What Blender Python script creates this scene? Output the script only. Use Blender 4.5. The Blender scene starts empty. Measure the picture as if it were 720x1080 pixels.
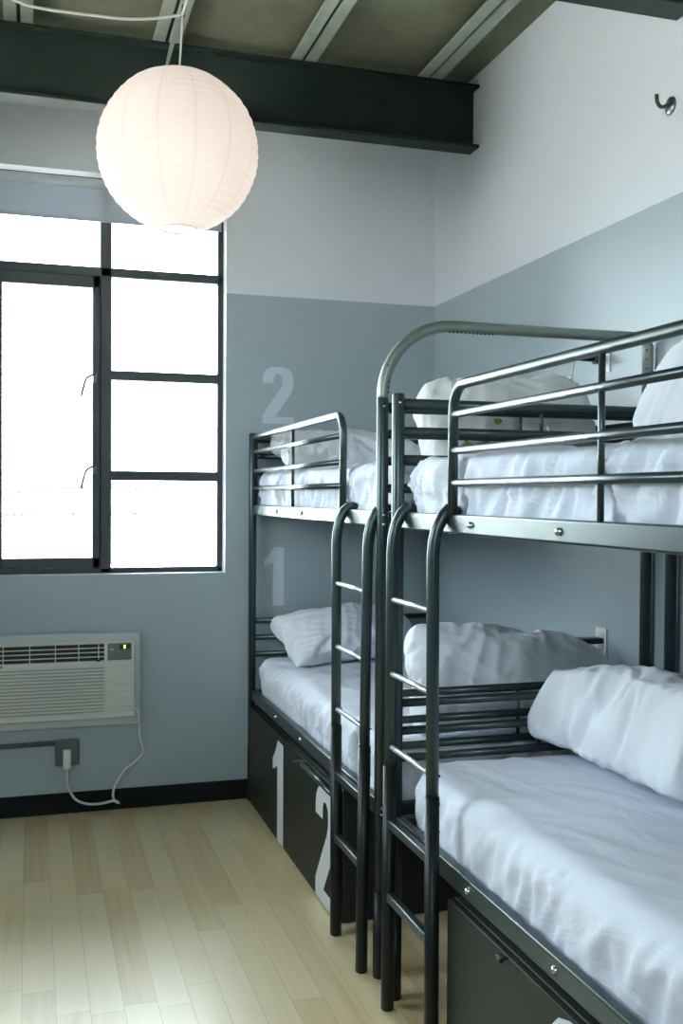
import bpy, bmesh, math, random
from mathutils import Vector, Matrix, Euler, noise

C = bpy.context.scene.collection
scene = bpy.context.scene
PI = math.pi

# ------------------------------------------------------------------ room dimensions (metres)
WALL_R = 2.075          # right wall inner face (x)
WALL_L = -1.75          # left wall inner face
WALL_B = 5.0855         # window wall inner face (y)
WALL_N = -1.6           # wall behind the viewer
CEIL = 3.60
STRIPE = 2.569          # paint line height

# ------------------------------------------------------------------ materials
def new_mat(name):
    m = bpy.data.materials.new(name); m.use_nodes = True
    nt = m.node_tree
    return m, nt, nt.nodes['Principled BSDF']

def N(nt, typ, **kw):
    n = nt.nodes.new(typ)
    for k, v in kw.items():
        setattr(n, k, v)
    return n

def simple(name, col, rough=.5, metal=0.0, var=.06, scale=6.0, bump=0.0, bscale=200.0, spec=.5):
    """principled with a soft procedural tone variation and optional fine bump"""
    m, nt, p = new_mat(name)
    tc = N(nt, 'ShaderNodeTexCoord')
    ns = N(nt, 'ShaderNodeTexNoise'); ns.inputs['Scale'].default_value = scale; ns.inputs['Detail'].default_value = 4
    nt.links.new(tc.outputs['Object'], ns.inputs['Vector'])
    mx = N(nt, 'ShaderNodeMix', data_type='RGBA')
    mx.inputs['A'].default_value = [c*(1-var) for c in col]+[1]
    mx.inputs['B'].default_value = [min(1, c*(1+var)) for c in col]+[1]
    nt.links.new(ns.outputs['Fac'], mx.inputs['Factor'])
    nt.links.new(mx.outputs['Result'], p.inputs['Base Color'])
    p.inputs['Roughness'].default_value = rough; p.inputs['Metallic'].default_value = metal
    p.inputs['Specular IOR Level'].default_value = spec
    if bump:
        n2 = N(nt, 'ShaderNodeTexNoise'); n2.inputs['Scale'].default_value = bscale; n2.inputs['Detail'].default_value = 3
        nt.links.new(tc.outputs['Object'], n2.inputs['Vector'])
        b = N(nt, 'ShaderNodeBump'); b.inputs['Strength'].default_value = bump; b.inputs['Distance'].default_value = .002
        nt.links.new(n2.outputs['Fac'], b.inputs['Height']); nt.links.new(b.outputs['Normal'], p.inputs['Normal'])
    return m

def wall_paint():
    m, nt, p = new_mat('two_tone_wall_paint')
    g = N(nt, 'ShaderNodeNewGeometry'); s = N(nt, 'ShaderNodeSeparateXYZ')
    nt.links.new(g.outputs['Position'], s.inputs[0])
    gt = N(nt, 'ShaderNodeMath', operation='GREATER_THAN'); gt.inputs[1].default_value = STRIPE
    nt.links.new(s.outputs['Z'], gt.inputs[0])
    ns = N(nt, 'ShaderNodeTexNoise'); ns.inputs['Scale'].default_value = 1.6; ns.inputs['Detail'].default_value = 5
    nt.links.new(g.outputs['Position'], ns.inputs['Vector'])
    lo = N(nt, 'ShaderNodeMix', data_type='RGBA'); lo.inputs['A'].default_value = LOWER_A; lo.inputs['B'].default_value = LOWER_B
    hi = N(nt, 'ShaderNodeMix', data_type='RGBA'); hi.inputs['A'].default_value = UPPER_A; hi.inputs['B'].default_value = UPPER_B
    for x in (lo, hi): nt.links.new(ns.outputs['Fac'], x.inputs['Factor'])
    mx = N(nt, 'ShaderNodeMix', data_type='RGBA')
    nt.links.new(gt.outputs[0], mx.inputs['Factor']); nt.links.new(lo.outputs['Result'], mx.inputs['A']); nt.links.new(hi.outputs['Result'], mx.inputs['B'])
    nt.links.new(mx.outputs['Result'], p.inputs['Base Color'])
    p.inputs['Roughness'].default_value = .36; p.inputs['Specular IOR Level'].default_value = .5
    n2 = N(nt, 'ShaderNodeTexNoise'); n2.inputs['Scale'].default_value = 120; n2.inputs['Detail'].default_value = 2
    nt.links.new(g.outputs['Position'], n2.inputs['Vector'])
    b = N(nt, 'ShaderNodeBump'); b.inputs['Strength'].default_value = .08; b.inputs['Distance'].default_value = .001
    nt.links.new(n2.outputs['Fac'], b.inputs['Height']); nt.links.new(b.outputs['Normal'], p.inputs['Normal'])
    return m

LOWER_A = (.335, .405, .43, 1); LOWER_B = (.37, .44, .465, 1)
UPPER_A = (.66, .685, .725, 1); UPPER_B = (.72, .735, .765, 1)

def floor_boards():
    m, nt, p = new_mat('bamboo_floor_boards')
    g = N(nt, 'ShaderNodeNewGeometry'); s = N(nt, 'ShaderNodeSeparateXYZ')
    nt.links.new(g.outputs['Position'], s.inputs[0])
    def math_(op, a, b=None):
        n = N(nt, 'ShaderNodeMath', operation=op)
        for i, v in enumerate((a, b)):
            if v is None: continue
            if isinstance(v, (int, float)): n.inputs[i].default_value = v
            else: nt.links.new(v, n.inputs[i])
        return n.outputs[0]
    u = math_('DIVIDE', math_('ADD', s.outputs['X'], 10.022), .099)
    row = math_('FLOOR', u)
    wn = N(nt, 'ShaderNodeTexWhiteNoise', noise_dimensions='1D'); nt.links.new(row, wn.inputs['W'])
    v = math_('ADD', math_('DIVIDE', s.outputs['Y'], .94), math_('MULTIPLY', wn.outputs['Value'], 7.3))
    cell = math_('FLOOR', v)
    wn2 = N(nt, 'ShaderNodeTexWhiteNoise', noise_dimensions='2D')
    cb = N(nt, 'ShaderNodeCombineXYZ'); nt.links.new(row, cb.inputs[0]); nt.links.new(cell, cb.inputs[1])
    nt.links.new(cb.outputs[0], wn2.inputs['Vector'])
    # strips inside a board
    us = math_('FLOOR', math_('MULTIPLY', u, 5.0))
    cb2 = N(nt, 'ShaderNodeCombineXYZ'); nt.links.new(us, cb2.inputs[0]); nt.links.new(cell, cb2.inputs[1])
    wn3 = N(nt, 'ShaderNodeTexWhiteNoise', noise_dimensions='2D'); nt.links.new(cb2.outputs[0], wn3.inputs['Vector'])
    # grain
    mp = N(nt, 'ShaderNodeMapping'); mp.inputs['Scale'].default_value = (55, 2.2, 1)
    nt.links.new(g.outputs['Position'], mp.inputs['Vector'])
    gr = N(nt, 'ShaderNodeTexNoise'); gr.inputs['Scale'].default_value = 1; gr.inputs['Detail'].default_value = 5
    nt.links.new(mp.outputs[0], gr.inputs['Vector'])
    f = math_('ADD', math_('ADD', math_('MULTIPLY', wn2.outputs['Value'], .62), math_('MULTIPLY', wn3.outputs['Value'], .16)), math_('MULTIPLY', math_('SUBTRACT', gr.outputs['Fac'], .5), .5))
    cr = N(nt, 'ShaderNodeValToRGB')
    e = cr.color_ramp.elements
    e[0].position = 0; e[0].color = (.71, .60, .37, 1)
    e[1].position = .9; e[1].color = (.51, .37, .17, 1)
    x = cr.color_ramp.elements.new(.45); x.color = (.66, .54, .305, 1)
    nt.links.new(f, cr.inputs['Fac'])
    # joints
    fu = math_('FRACT', u); fv = math_('FRACT', v)
    ju = math_('LESS_THAN', fu, .018); jv = math_('LESS_THAN', fv, .0022)
    j = math_('MAXIMUM', ju, jv)
    mx = N(nt, 'ShaderNodeMix', data_type='RGBA'); nt.links.new(math_('MULTIPLY', j, .55), mx.inputs['Factor'])
    nt.links.new(cr.outputs['Color'], mx.inputs['A']); mx.inputs['B'].default_value = (.2, .16, .1, 1)
    nt.links.new(mx.outputs['Result'], p.inputs['Base Color'])
    p.inputs['Roughness'].default_value = .34; p.inputs['Specular IOR Level'].default_value = .5; p.inputs['Coat Weight'].default_value = .5; p.inputs['Coat Roughness'].default_value = .3
    b = N(nt, 'ShaderNodeBump'); b.inputs['Strength'].default_value = .25; b.inputs['Distance'].default_value = .001
    nt.links.new(math_('SUBTRACT', 1.0, j), b.inputs['Height']); nt.links.new(b.outputs['Normal'], p.inputs['Normal'])
    return m

def deck_board():
    m, nt, p = new_mat('ceiling_deck_board')
    g = N(nt, 'ShaderNodeNewGeometry')
    ns = N(nt, 'ShaderNodeTexNoise'); ns.inputs['Scale'].default_value = 2.2; ns.inputs['Detail'].default_value = 8; ns.inputs['Roughness'].default_value = .7
    nt.links.new(g.outputs['Position'], ns.inputs['Vector'])
    cr = N(nt, 'ShaderNodeValToRGB'); e = cr.color_ramp.elements
    e[0].position = .3; e[0].color = (.10, .105, .06, 1); e[1].position = .75; e[1].color = (.22, .225, .15, 1)
    nt.links.new(ns.outputs['Fac'], cr.inputs['Fac']); nt.links.new(cr.outputs['Color'], p.inputs['Base Color'])
    p.inputs['Roughness'].default_value = .9
    n2 = N(nt, 'ShaderNodeTexNoise'); n2.inputs['Scale'].default_value = 90; n2.inputs['Detail'].default_value = 4
    nt.links.new(g.outputs['Position'], n2.inputs['Vector'])
    b = N(nt, 'ShaderNodeBump'); b.inputs['Strength'].default_value = .5; b.inputs['Distance'].default_value = .004
    nt.links.new(n2.outputs['Fac'], b.inputs['Height']); nt.links.new(b.outputs['Normal'], p.inputs['Normal'])
    return m

def linen(name, col, wr=.25, stains=()):
    m, nt, p = new_mat(name)
    tc = N(nt, 'ShaderNodeTexCoord')
    p.inputs['Base Color'].default_value = (*col, 1); p.inputs['Roughness'].default_value = .85
    p.inputs['Specular IOR Level'].default_value = .15
    mp = N(nt, 'ShaderNodeMapping'); mp.inputs['Scale'].default_value = (1, .45, 1); mp.inputs['Rotation'].default_value = (0, 0, .5)
    nt.links.new(tc.outputs['Object'], mp.inputs['Vector'])
    n1 = N(nt, 'ShaderNodeTexNoise'); n1.inputs['Scale'].default_value = 9; n1.inputs['Detail'].default_value = 5; n1.inputs['Distortion'].default_value = 1.2
    nt.links.new(mp.outputs[0], n1.inputs['Vector'])
    n2 = N(nt, 'ShaderNodeTexNoise'); n2.inputs['Scale'].default_value = 900
    nt.links.new(tc.outputs['Object'], n2.inputs['Vector'])
    b = N(nt, 'ShaderNodeBump'); b.inputs['Strength'].default_value = wr; b.inputs['Distance'].default_value = .02
    nt.links.new(n1.outputs['Fac'], b.inputs['Height'])
    b2 = N(nt, 'ShaderNodeBump'); b2.inputs['Strength'].default_value = .05; b2.inputs['Distance'].default_value = .001
    nt.links.new(n2.outputs['Fac'], b2.inputs['Height']); nt.links.new(b.outputs['Normal'], b2.inputs['Normal'])
    nt.links.new(b2.outputs['Normal'], p.inputs['Normal'])
    if stains:      # small yellow-brown marks on the cloth
        g = N(nt, 'ShaderNodeNewGeometry'); sx = N(nt, 'ShaderNodeSeparateXYZ'); nt.links.new(g.outputs['Position'], sx.inputs[0])
        nz = N(nt, 'ShaderNodeTexNoise'); nz.inputs['Scale'].default_value = 70; nt.links.new(g.outputs['Position'], nz.inputs['Vector'])
        last = None
        for (x, z, r) in stains:
            cb = N(nt, 'ShaderNodeCombineXYZ'); nt.links.new(sx.outputs['X'], cb.inputs[0]); nt.links.new(sx.outputs['Z'], cb.inputs[1])
            vm = N(nt, 'ShaderNodeVectorMath', operation='DISTANCE'); nt.links.new(cb.outputs[0], vm.inputs[0]); vm.inputs[1].default_value = (x, z, 0)
            ad = N(nt, 'ShaderNodeMath', operation='MULTIPLY_ADD'); nt.links.new(nz.outputs['Fac'], ad.inputs[0]); ad.inputs[1].default_value = .04; nt.links.new(vm.outputs['Value'], ad.inputs[2])
            lt = N(nt, 'ShaderNodeMath', operation='LESS_THAN'); nt.links.new(ad.outputs[0], lt.inputs[0]); lt.inputs[1].default_value = r+.018
            if last is None: last = lt.outputs[0]
            else:
                mx = N(nt, 'ShaderNodeMath', operation='MAXIMUM'); nt.links.new(last, mx.inputs[0]); nt.links.new(lt.outputs[0], mx.inputs[1]); last = mx.outputs[0]
        c = N(nt, 'ShaderNodeMix', data_type='RGBA'); nt.links.new(last, c.inputs['Factor'])
        c.inputs['A'].default_value = (*col, 1); c.inputs['B'].default_value = (.36, .31, .12, 1)
        nt.links.new(c.outputs['Result'], p.inputs['Base Color'])
    return m

def glass_mat():
    m = bpy.data.materials.new('window_glass'); m.use_nodes = True
    nt = m.node_tree; nt.nodes.clear()
    o = N(nt, 'ShaderNodeOutputMaterial'); mix = N(nt, 'ShaderNodeMixShader')
    t = N(nt, 'ShaderNodeBsdfTransparent'); t.inputs[0].default_value = (.97, .985, .98, 1)
    gl = N(nt, 'ShaderNodeBsdfGlossy'); gl.inputs['Roughness'].default_value = .02
    fr = N(nt, 'ShaderNodeFresnel'); fr.inputs['IOR'].default_value = 1.45
    nt.links.new(fr.outputs[0], mix.inputs[0]); nt.links.new(t.outputs[0], mix.inputs[1]); nt.links.new(gl.outputs[0], mix.inputs[2])
    nt.links.new(mix.outputs[0], o.inputs[0])
    return m

def paper_mat():
    """rice paper: diffuse + translucent, with the overlapped gore seams and fine fibres"""
    m = bpy.data.materials.new('lantern_paper'); m.use_nodes = True
    nt = m.node_tree; nt.nodes.clear()
    o = N(nt, 'ShaderNodeOutputMaterial'); mix = N(nt, 'ShaderNodeMixShader'); mix.inputs[0].default_value = .62
    tc = N(nt, 'ShaderNodeTexCoord'); s = N(nt, 'ShaderNodeSeparateXYZ'); nt.links.new(tc.outputs['Object'], s.inputs[0])
    at = N(nt, 'ShaderNodeMath', operation='ARCTAN2'); nt.links.new(s.outputs['Y'], at.inputs[0]); nt.links.new(s.outputs['X'], at.inputs[1])
    sc = N(nt, 'ShaderNodeMath', operation='MULTIPLY_ADD'); nt.links.new(at.outputs[0], sc.inputs[0]); sc.inputs[1].default_value = 14/(2*PI); sc.inputs[2].default_value = 20.4
    fr = N(nt, 'ShaderNodeMath', operation='FRACT'); nt.links.new(sc.outputs[0], fr.inputs[0])
    lt = N(nt, 'ShaderNodeMath', operation='LESS_THAN'); nt.links.new(fr.outputs[0], lt.inputs[0]); lt.inputs[1].default_value = .09
    ns = N(nt, 'ShaderNodeTexNoise'); ns.inputs['Scale'].default_value = 14; ns.inputs['Detail'].default_value = 6
    nt.links.new(tc.outputs['Object'], ns.inputs['Vector'])
    c1 = N(nt, 'ShaderNodeMix', data_type='RGBA'); c1.inputs['A'].default_value = (.77, .74, .73, 1); c1.inputs['B'].default_value = (.82, .79, .78, 1)
    nt.links.new(ns.outputs['Fac'], c1.inputs['Factor'])
    c2 = N(nt, 'ShaderNodeMix', data_type='RGBA'); nt.links.new(c1.outputs['Result'], c2.inputs['A']); c2.inputs['B'].default_value = (.75, .72, .71, 1)
    nt.links.new(lt.outputs[0], c2.inputs['Factor'])
    d = N(nt, 'ShaderNodeBsdfDiffuse'); t = N(nt, 'ShaderNodeBsdfTranslucent')
    nt.links.new(c2.outputs['Result'], d.inputs[0]); nt.links.new(c2.outputs['Result'], t.inputs[0])
    nt.links.new(d.outputs[0], mix.inputs[1]); nt.links.new(t.outputs[0], mix.inputs[2]); nt.links.new(mix.outputs[0], o.inputs[0])
    return m

def fabric_blind():
    m = bpy.data.materials.new('grey_blind_fabric'); m.use_nodes = True
    nt = m.node_tree; nt.nodes.clear()
    o = N(nt, 'ShaderNodeOutputMaterial'); mix = N(nt, 'ShaderNodeMixShader'); mix.inputs[0].default_value = .22
    tc = N(nt, 'ShaderNodeTexCoord'); ns = N(nt, 'ShaderNodeTexNoise'); ns.inputs['Scale'].default_value = 300
    nt.links.new(tc.outputs['Object'], ns.inputs['Vector'])
    c = N(nt, 'ShaderNodeMix', data_type='RGBA'); c.inputs['A'].default_value = (.42, .46, .50, 1); c.inputs['B'].default_value = (.48, .52, .56, 1)
    nt.links.new(ns.outputs['Fac'], c.inputs['Factor'])
    d = N(nt, 'ShaderNodeBsdfDiffuse'); t = N(nt, 'ShaderNodeBsdfTranslucent')
    nt.links.new(c.outputs['Result'], d.inputs[0]); nt.links.new(c.outputs['Result'], t.inputs[0])
    nt.links.new(d.outputs[0], mix.inputs[1]); nt.links.new(t.outputs[0], mix.inputs[2]); nt.links.new(mix.outputs[0], o.inputs[0])
    return m

def emit_mat(name, col, s):
    m, nt, p = new_mat(name)
    p.inputs['Base Color'].default_value = (*col, 1); p.inputs['Emission Color'].default_value = (*col, 1); p.inputs['Emission Strength'].default_value = s
    return m

M = dict(
    wall=wall_paint(), floor=floor_boards(), deck=deck_board(),
    reveal=simple('white_plaster', (.74, .75, .76), .6, var=.03),
    rib=simple('ceiling_purlin_metal', (.30, .335, .28), .7, .0, .25, 14, .3, 60),
    beam=simple('beam_dark_paint', (.018, .027, .023), .6, 0, .25, 4, .1, 60, spec=.2),
    base=simple('black_baseboard', (.010, .014, .012), .75, 0, .2, 4, spec=.15),
    frame=simple('dark_bronze_window_frame', (.035, .048, .052), .45, .1, .15, 8),
    glass=glass_mat(),
    metal=simple('grey_metallic_bed_paint', (.060, .082, .082), .31, .65, .03, 8),
    arch=simple('dull_green_grey_metal', (.27, .30, .27), .38, .6, .14, 18, .05, 200),
    sleeve=simple('black_plastic_sleeve', (.008, .011, .011), .4, 0, .2, 20, spec=.3),
    hole=simple('dark_screw_hole', (.015, .018, .018), .4, .3, .1, 30),
    chrome=simple('bright_bolt', (.55, .56, .56), .25, 1, .05, 30),
    chrome_rod=simple('bright_rung_metal', (.62, .63, .65), .34, .75, .03, 8),
    sheet=linen('white_sheet', (.72, .755, .84), .35),
    case=linen('white_pillowcase', (.76, .785, .835), .28),
    case_old=linen('off_white_pillowcase', (.74, .745, .73), .22, ((1.392, 1.722, .016), (1.462, 1.733, .014), (1.510, 1.803, .015))),
    slat=simple('slat_grey', (.12, .14, .14), .6, .3),
    locker=simple('dark_locker_panel', (.018, .021, .015), .5, 0, .12, 3, .05, 80, spec=.25),
    lock_in=simple('locker_carcass', (.018, .021, .018), .6, 0, .15, 5),
    number=simple('pale_number_vinyl', (.62, .64, .66), .5, 0, .03, 10),
    wallnum=simple('pale_number_paint', (.54, .60, .65), .55, 0, .04, 8),
    ac=simple('ac_ivory_plastic', (.62, .63, .58), .45, 0, .05, 5),
    ac_frame=simple('ac_sleeve_grey', (.50, .53, .54), .5, 0, .06, 5),
    ac_dark=simple('ac_dark_inside', (.02, .024, .022), .6, 0, .2, 10),
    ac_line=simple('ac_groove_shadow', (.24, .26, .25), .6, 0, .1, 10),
    ac_panel=simple('ac_control_grey', (.17, .18, .17), .4, 0, .1, 20),
    led=emit_mat('green_led_digit', (.35, .8, .05), 2.5),
    white_pl=simple('white_plastic', (.72, .73, .72), .35, 0, .03, 10),
    grey_pl=simple('grey_box_paint', (.10, .125, .125), .5, 0, .1, 10),
    black_pl=simple('black_plastic', (.012, .013, .014), .35, 0, .1, 20),
    cord=simple('white_cord', (.66, .67, .64), .5, 0, .05, 20),
    blind=fabric_blind(),
    blind_top=simple('blind_roll_pale', (.62, .65, .68), .7, 0, .03, 20),
    paper=paper_mat(),
    bulb=emit_mat('warm_bulb', (1, .70, .48), 7),
    hook=simple('dark_steel_hook', (.10, .11, .10), .3, .8, .2, 60),
    plate=simple('steel_hook_plate', (.22, .23, .22), .35, .8, .15, 60),
    strap=simple('pale_metal_strap', (.35, .40, .39), .5, .3, .1, 10),
    terrace=simple('terrace_concrete', (.60, .60, .58), .9, 0, .08, 1),
    outrail=simple('terrace_rail_paint', (.012, .013, .013), .8, .0, .1, 6),
    door=simple('grey_door_paint', (.3, .33, .34), .5),
)

# ------------------------------------------------------------------ mesh helpers
def link(name, mesh, mats, parent=None, origin=(0, 0, 0), smooth=False):
    o = bpy.data.objects.new(name, mesh)
    for m in (mats if isinstance(mats, (list, tuple)) else [mats]):
        mesh.materials.append(m)
    C.objects.link(o)
    if parent is not None: o.parent = parent
    if smooth:
        for p in mesh.polygons: p.use_smooth = True
    return o

def world_loc(o):
    v = Vector(o.location)
    while o.parent: o = o.parent; v += Vector(o.location)
    return v

class MB:
    """collects shapes, in world coordinates, into one mesh"""
    def __init__(s): s.bm = bmesh.new(); s.mi = 0
    def _tag(s, faces, smooth):
        for f in faces: f.material_index = s.mi; f.smooth = smooth
    def box(s, x0, x1, y0, y1, z0, z1, bev=0.0, seg=2):
        r = bmesh.ops.create_cube(s.bm, size=1)
        bmesh.ops.scale(s.bm, vec=(x1-x0, y1-y0, z1-z0), verts=r['verts'])
        bmesh.ops.translate(s.bm, vec=((x0+x1)/2, (y0+y1)/2, (z0+z1)/2), verts=r['verts'])
        faces = list({f for v in r['verts'] for f in v.link_faces})
        s._tag(faces, False)
        if bev > 0:
            ed = list({e for v in r['verts'] for e in v.link_edges})
            b = bmesh.ops.bevel(s.bm, geom=ed, offset=bev, segments=seg, profile=.5, affect='EDGES')
            s._tag(b['faces'], True)
        return s
    def tube(s, pts, r, seg=14, caps=True, radii=None):
        P = [Vector(p) for p in pts]
        n = len(P); rings = []
        t0 = (P[1]-P[0]).normalized()
        up = Vector((0, 0, 1)) if abs(t0.z) < .9 else Vector((1, 0, 0))
        nrm = t0.cross(up).normalized()
        for i in range(n):
            if i == 0: t = t0
            elif i == n-1: t = (P[-1]-P[-2]).normalized()
            else:
                a = (P[i]-P[i-1]).normalized(); b = (P[i+1]-P[i]).normalized()
                t = (a+b).normalized() if (a+b).length > 1e-6 else b
            nrm = (nrm - t*nrm.dot(t)).normalized(); bn = t.cross(nrm)
            rr = radii[i] if radii else r
            rings.append([s.bm.verts.new(P[i] + (nrm*math.cos(k*2*PI/seg) + bn*math.sin(k*2*PI/seg))*rr) for k in range(seg)])
        fs = []
        for i in range(n-1):
            for k in range(seg):
                fs.append(s.bm.faces.new((rings[i][k], rings[i][(k+1) % seg], rings[i+1][(k+1) % seg], rings[i+1][k])))
        s._tag(fs, True)
        if caps:
            s._tag([s.bm.faces.new(list(reversed(rings[0]))), s.bm.faces.new(rings[-1])], False)
        return s
    def lathe(s, prof, cx, cy, seg=24, axis='Z', cz=0):
        rings = []
        for (r, h) in prof:
            ring = []
            for k in range(seg):
                a = k*2*PI/seg; u, v = r*math.cos(a), r*math.sin(a)
                ring.append(s.bm.verts.new({'Z': (cx+u, cy+v, cz+h), 'X': (cx+h, cy+u, cz+v), 'Y': (cx+u, cy+h, cz+v)}[axis]))
            rings.append(ring)
        fs = []
        for i in range(len(rings)-1):
            for k in range(seg):
                fs.append(s.bm.faces.new((rings[i][k], rings[i][(k+1) % seg], rings[i+1][(k+1) % seg], rings[i+1][k])))
        s._tag(fs, True)
        return s
    def poly(s, pts2, place, depth):
        """flat outline (list of 2D points) extruded; place(u,v,d) -> world"""
        a = [s.bm.verts.new(place(u, v, 0)) for u, v in pts2]
        b = [s.bm.verts.new(place(u, v, depth)) for u, v in pts2]
        n = len(a); fs = [s.bm.faces.new(a), s.bm.faces.new(list(reversed(b)))]
        for i in range(n): fs.append(s.bm.faces.new((a[i], b[i], b[(i+1) % n], a[(i+1) % n])))
        s._tag(fs, False)
        return s
    def build(s, name, mats, parent=None, at=None):
        bmesh.ops.recalc_face_normals(s.bm, faces=s.bm.faces[:])
        off = Vector((0, 0, 0))
        if parent is not None: off = world_loc(parent)
        elif at is not None: off = Vector(at)
        if off.length > 0: bmesh.ops.translate(s.bm, vec=-off, verts=s.bm.verts[:])
        me = bpy.data.meshes.new(name); s.bm.to_mesh(me); s.bm.free()
        o = link(name, me, mats, parent)
        if parent is None and at is not None: o.location = at
        return o

def thing(name, label, cat, loc, group=None):
    o = bpy.data.objects.new(name, None); C.objects.link(o); o.location = loc; o.empty_display_size = .1
    return tag(o, label, cat, group)
def tag(o, label, cat, group=None):
    o['label'] = label; o['category'] = cat
    if group: o['group'] = group
    return o
def struct(o, label=None):
    o['kind'] = 'structure'
    if label: o['label'] = label
    return o

def arc(c, r, a0, a1, ax1, ax2, n=10):
    c = Vector(c); ax1 = Vector(ax1); ax2 = Vector(ax2)
    return [c + ax1*(r*math.cos(a0+(a1-a0)*i/n)) + ax2*(r*math.sin(a0+(a1-a0)*i/n)) for i in range(n+1)]

def smooth_path(pts, n=8):
    """catmull-rom through points"""
    P = [Vector(p) for p in pts]; P = [P[0]*2-P[1]] + P + [P[-1]*2-P[-2]]
    out = []
    for i in range(1, len(P)-2):
        for k in range(n):
            t = k/n; a, b, c, d = P[i-1], P[i], P[i+1], P[i+2]
            out.append(.5*((2*b) + (c-a)*t + (2*a-5*b+4*c-d)*t*t + (3*b-a-3*c+d)*t**3))
    out.append(P[-2]); return out

# ------------------------------------------------------------------ ROOM SHELL
WX0, WX1, WZ0, WZ1 = -1.02, .946, 1.158, 3.112      # window opening in the back wall
LY0, LY1, LZ0, LZ1 = 2.5, 3.9, 1.75, 2.85              # opening for the unseen window added in the left wall
RX0, RX1, RZ0, RZ1 = -1.30, .10, 2.2, 3.2           # opening for the unseen window added behind the viewer
T = .24
def wall_with_hole(name, axis, base, out, a0, a1, z0, z1, h):
    """a wall of thickness T with one rectangular opening h=(a0,a1,z0,z1); plaster returns get the second material"""
    b = MB(); ha0, ha1, hz0, hz1 = h
    lo, hi = sorted((base, base+out*T))
    bm = b.bm
    us = [a0, ha0, ha1, a1]; zs = [z0, hz0, hz1, z1]
    def P(u, z, d): return (u, d, z) if axis == 'y' else (d, u, z)
    V = {}
    for d in (lo, hi):
        for i, u in enumerate(us):
            for k, z in enumerate(zs): V[d, i, k] = bm.verts.new(P(u, z, d))
    for d in (lo, hi):
        for i in range(3):
            for k in range(3):
                if i == 1 and k == 1: continue
                bm.faces.new((V[d, i, k], V[d, i+1, k], V[d, i+1, k+1], V[d, i, k+1]))
    def side(i0, k0, i1, k1, mi):
        f = bm.faces.new((V[lo, i0, k0], V[lo, i1, k1], V[hi, i1, k1], V[hi, i0, k0])); f.material_index = mi
    for i in range(3): side(i, 0, i+1, 0, 0); side(i, 3, i+1, 3, 0)
    for k in range(3): side(0, k, 0, k+1, 0); side(3, k, 3, k+1, 0)
    side(1, 1, 2, 1, 1); side(1, 2, 2, 2, 1); side(1, 1, 1, 2, 1); side(2, 1, 2, 2, 1)
    return struct(b.build(name, [M['wall'], M['reveal']]))

struct(MB().box(WALL_L-.3, WALL_R+.3, WALL_N-.3, WALL_B+.3, -.12, 0).build('floor', M['floor']), 'pale bamboo board floor')
struct(MB().box(WALL_L-.3, WALL_R+.3, WALL_N-.3, WALL_B+.3, CEIL, CEIL+.15).build('ceiling', M['deck']), 'olive grey deck ceiling between pale ribs')
wall_with_hole('wall_back', 'y', WALL_B, 1, WALL_L-.3, WALL_R+.3, -.1, CEIL+.1, (WX0, WX1, WZ0, WZ1))
wall_with_hole('wall_rear', 'y', WALL_N, -1, WALL_L-.3, WALL_R+.3, -.1, CEIL+.1, (RX0, RX1, RZ0, RZ1))
wall_with_hole('wall_left', 'x', WALL_L, -1, WALL_N, WALL_B, -.1, CEIL+.1, (LY0, LY1, LZ0, LZ1))
struct(MB().box(WALL_R, WALL_R+.24, WALL_N, WALL_B, -.1, CEIL+.1).build('wall_right', M['wall']))
struct(MB().box(WALL_L, 1.066, WALL_B-.014, WALL_B-.0002, .0005, .1, .003).build('baseboard_back', M['base']))
struct(MB().box(WALL_L+.0002, WALL_L+.014, WALL_N+.02, WALL_B-.016, .0005, .1, .003).build('baseboard_left', M['base']))

# ceiling purlins: pairs of flanges with a dark slot between
for i, x in enumerate((-1.273, -.653, -.048, .574, 1.198, 1.822)):
    b = MB()
    for s in (-1, 1):
        xa, xb = sorted((x+s*.008, x+s*.06))
        b.box(xa, xb, WALL_N, WALL_B, 3.542, 3.556, .003)
    b.mi = 1; b.box(x-.006, x+.006, WALL_N, WALL_B, 3.552, CEIL-.0005)
    struct(b.build('ceiling_rib', [M['rib'], M['beam']]), 'pale flanged ceiling rib running towards the window wall')

def i_beam(y, z0, z1, label):
    b = MB()
    b.box(WALL_L+.001, WALL_R-.001, y-.055, y+.055, z0, z0+.016, .003)
    b.box(WALL_L+.001, WALL_R-.001, y-.055, y+.055, z1-.016, z1-.001, .003)
    b.box(WALL_L+.001, WALL_R-.012, y-.006, y+.006, z0+.01, z1-.01)
    return struct(b.build('ceiling_beam', M['beam']), label)
i_beam(4.578, 3.236, 3.541, 'dark steel ceiling beam in front of the window wall')
i_beam(2.90, 3.150, 3.541, 'dark steel ceiling beam nearer the viewer, at the top right')

# ------------------------------------------------------------------ WINDOW
FY0, FY1 = 5.168, 5.222
win = bpy.data.objects.new('window_1', None); C.objects.link(win); win.location = ((WX0+WX1)/2, 5.19, WZ0); struct(win, 'dark framed window with a casement and fixed panes')
b = MB()
def bar(x0, x1, z0, z1, y0=FY0, y1=FY1, bev=.004): b.box(x0, x1, y0, y1, z0, z1, bev)
bar(.918, WX1-.0005, WZ0+.0005, WZ1-.0005); bar(WX0+.0005, WX0+.03, WZ0+.0005, WZ1-.0005)
bar(WX0, WX1, WZ0+.0005, WZ0+.026); bar(WX0, WX1, WZ1-.03, WZ1-.0005)
bar(.332, .388, WZ0, WZ1); bar(-.232, -.168, WZ0, WZ1)
bar(WX0, WX1, 2.628, 2.674)
for z in (2.144, 1.645):
    bar(.38, .93, z-.025, z+.023); bar(WX0+.01, -.22, z-.025, z+.023)
b.build('window_frame', M['frame'], win)
b = MB()
def sbar(x0, x1, z0, z1): b.box(x0, x1, FY0-.012, FY1-.008, z0, z1, .004)
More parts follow.
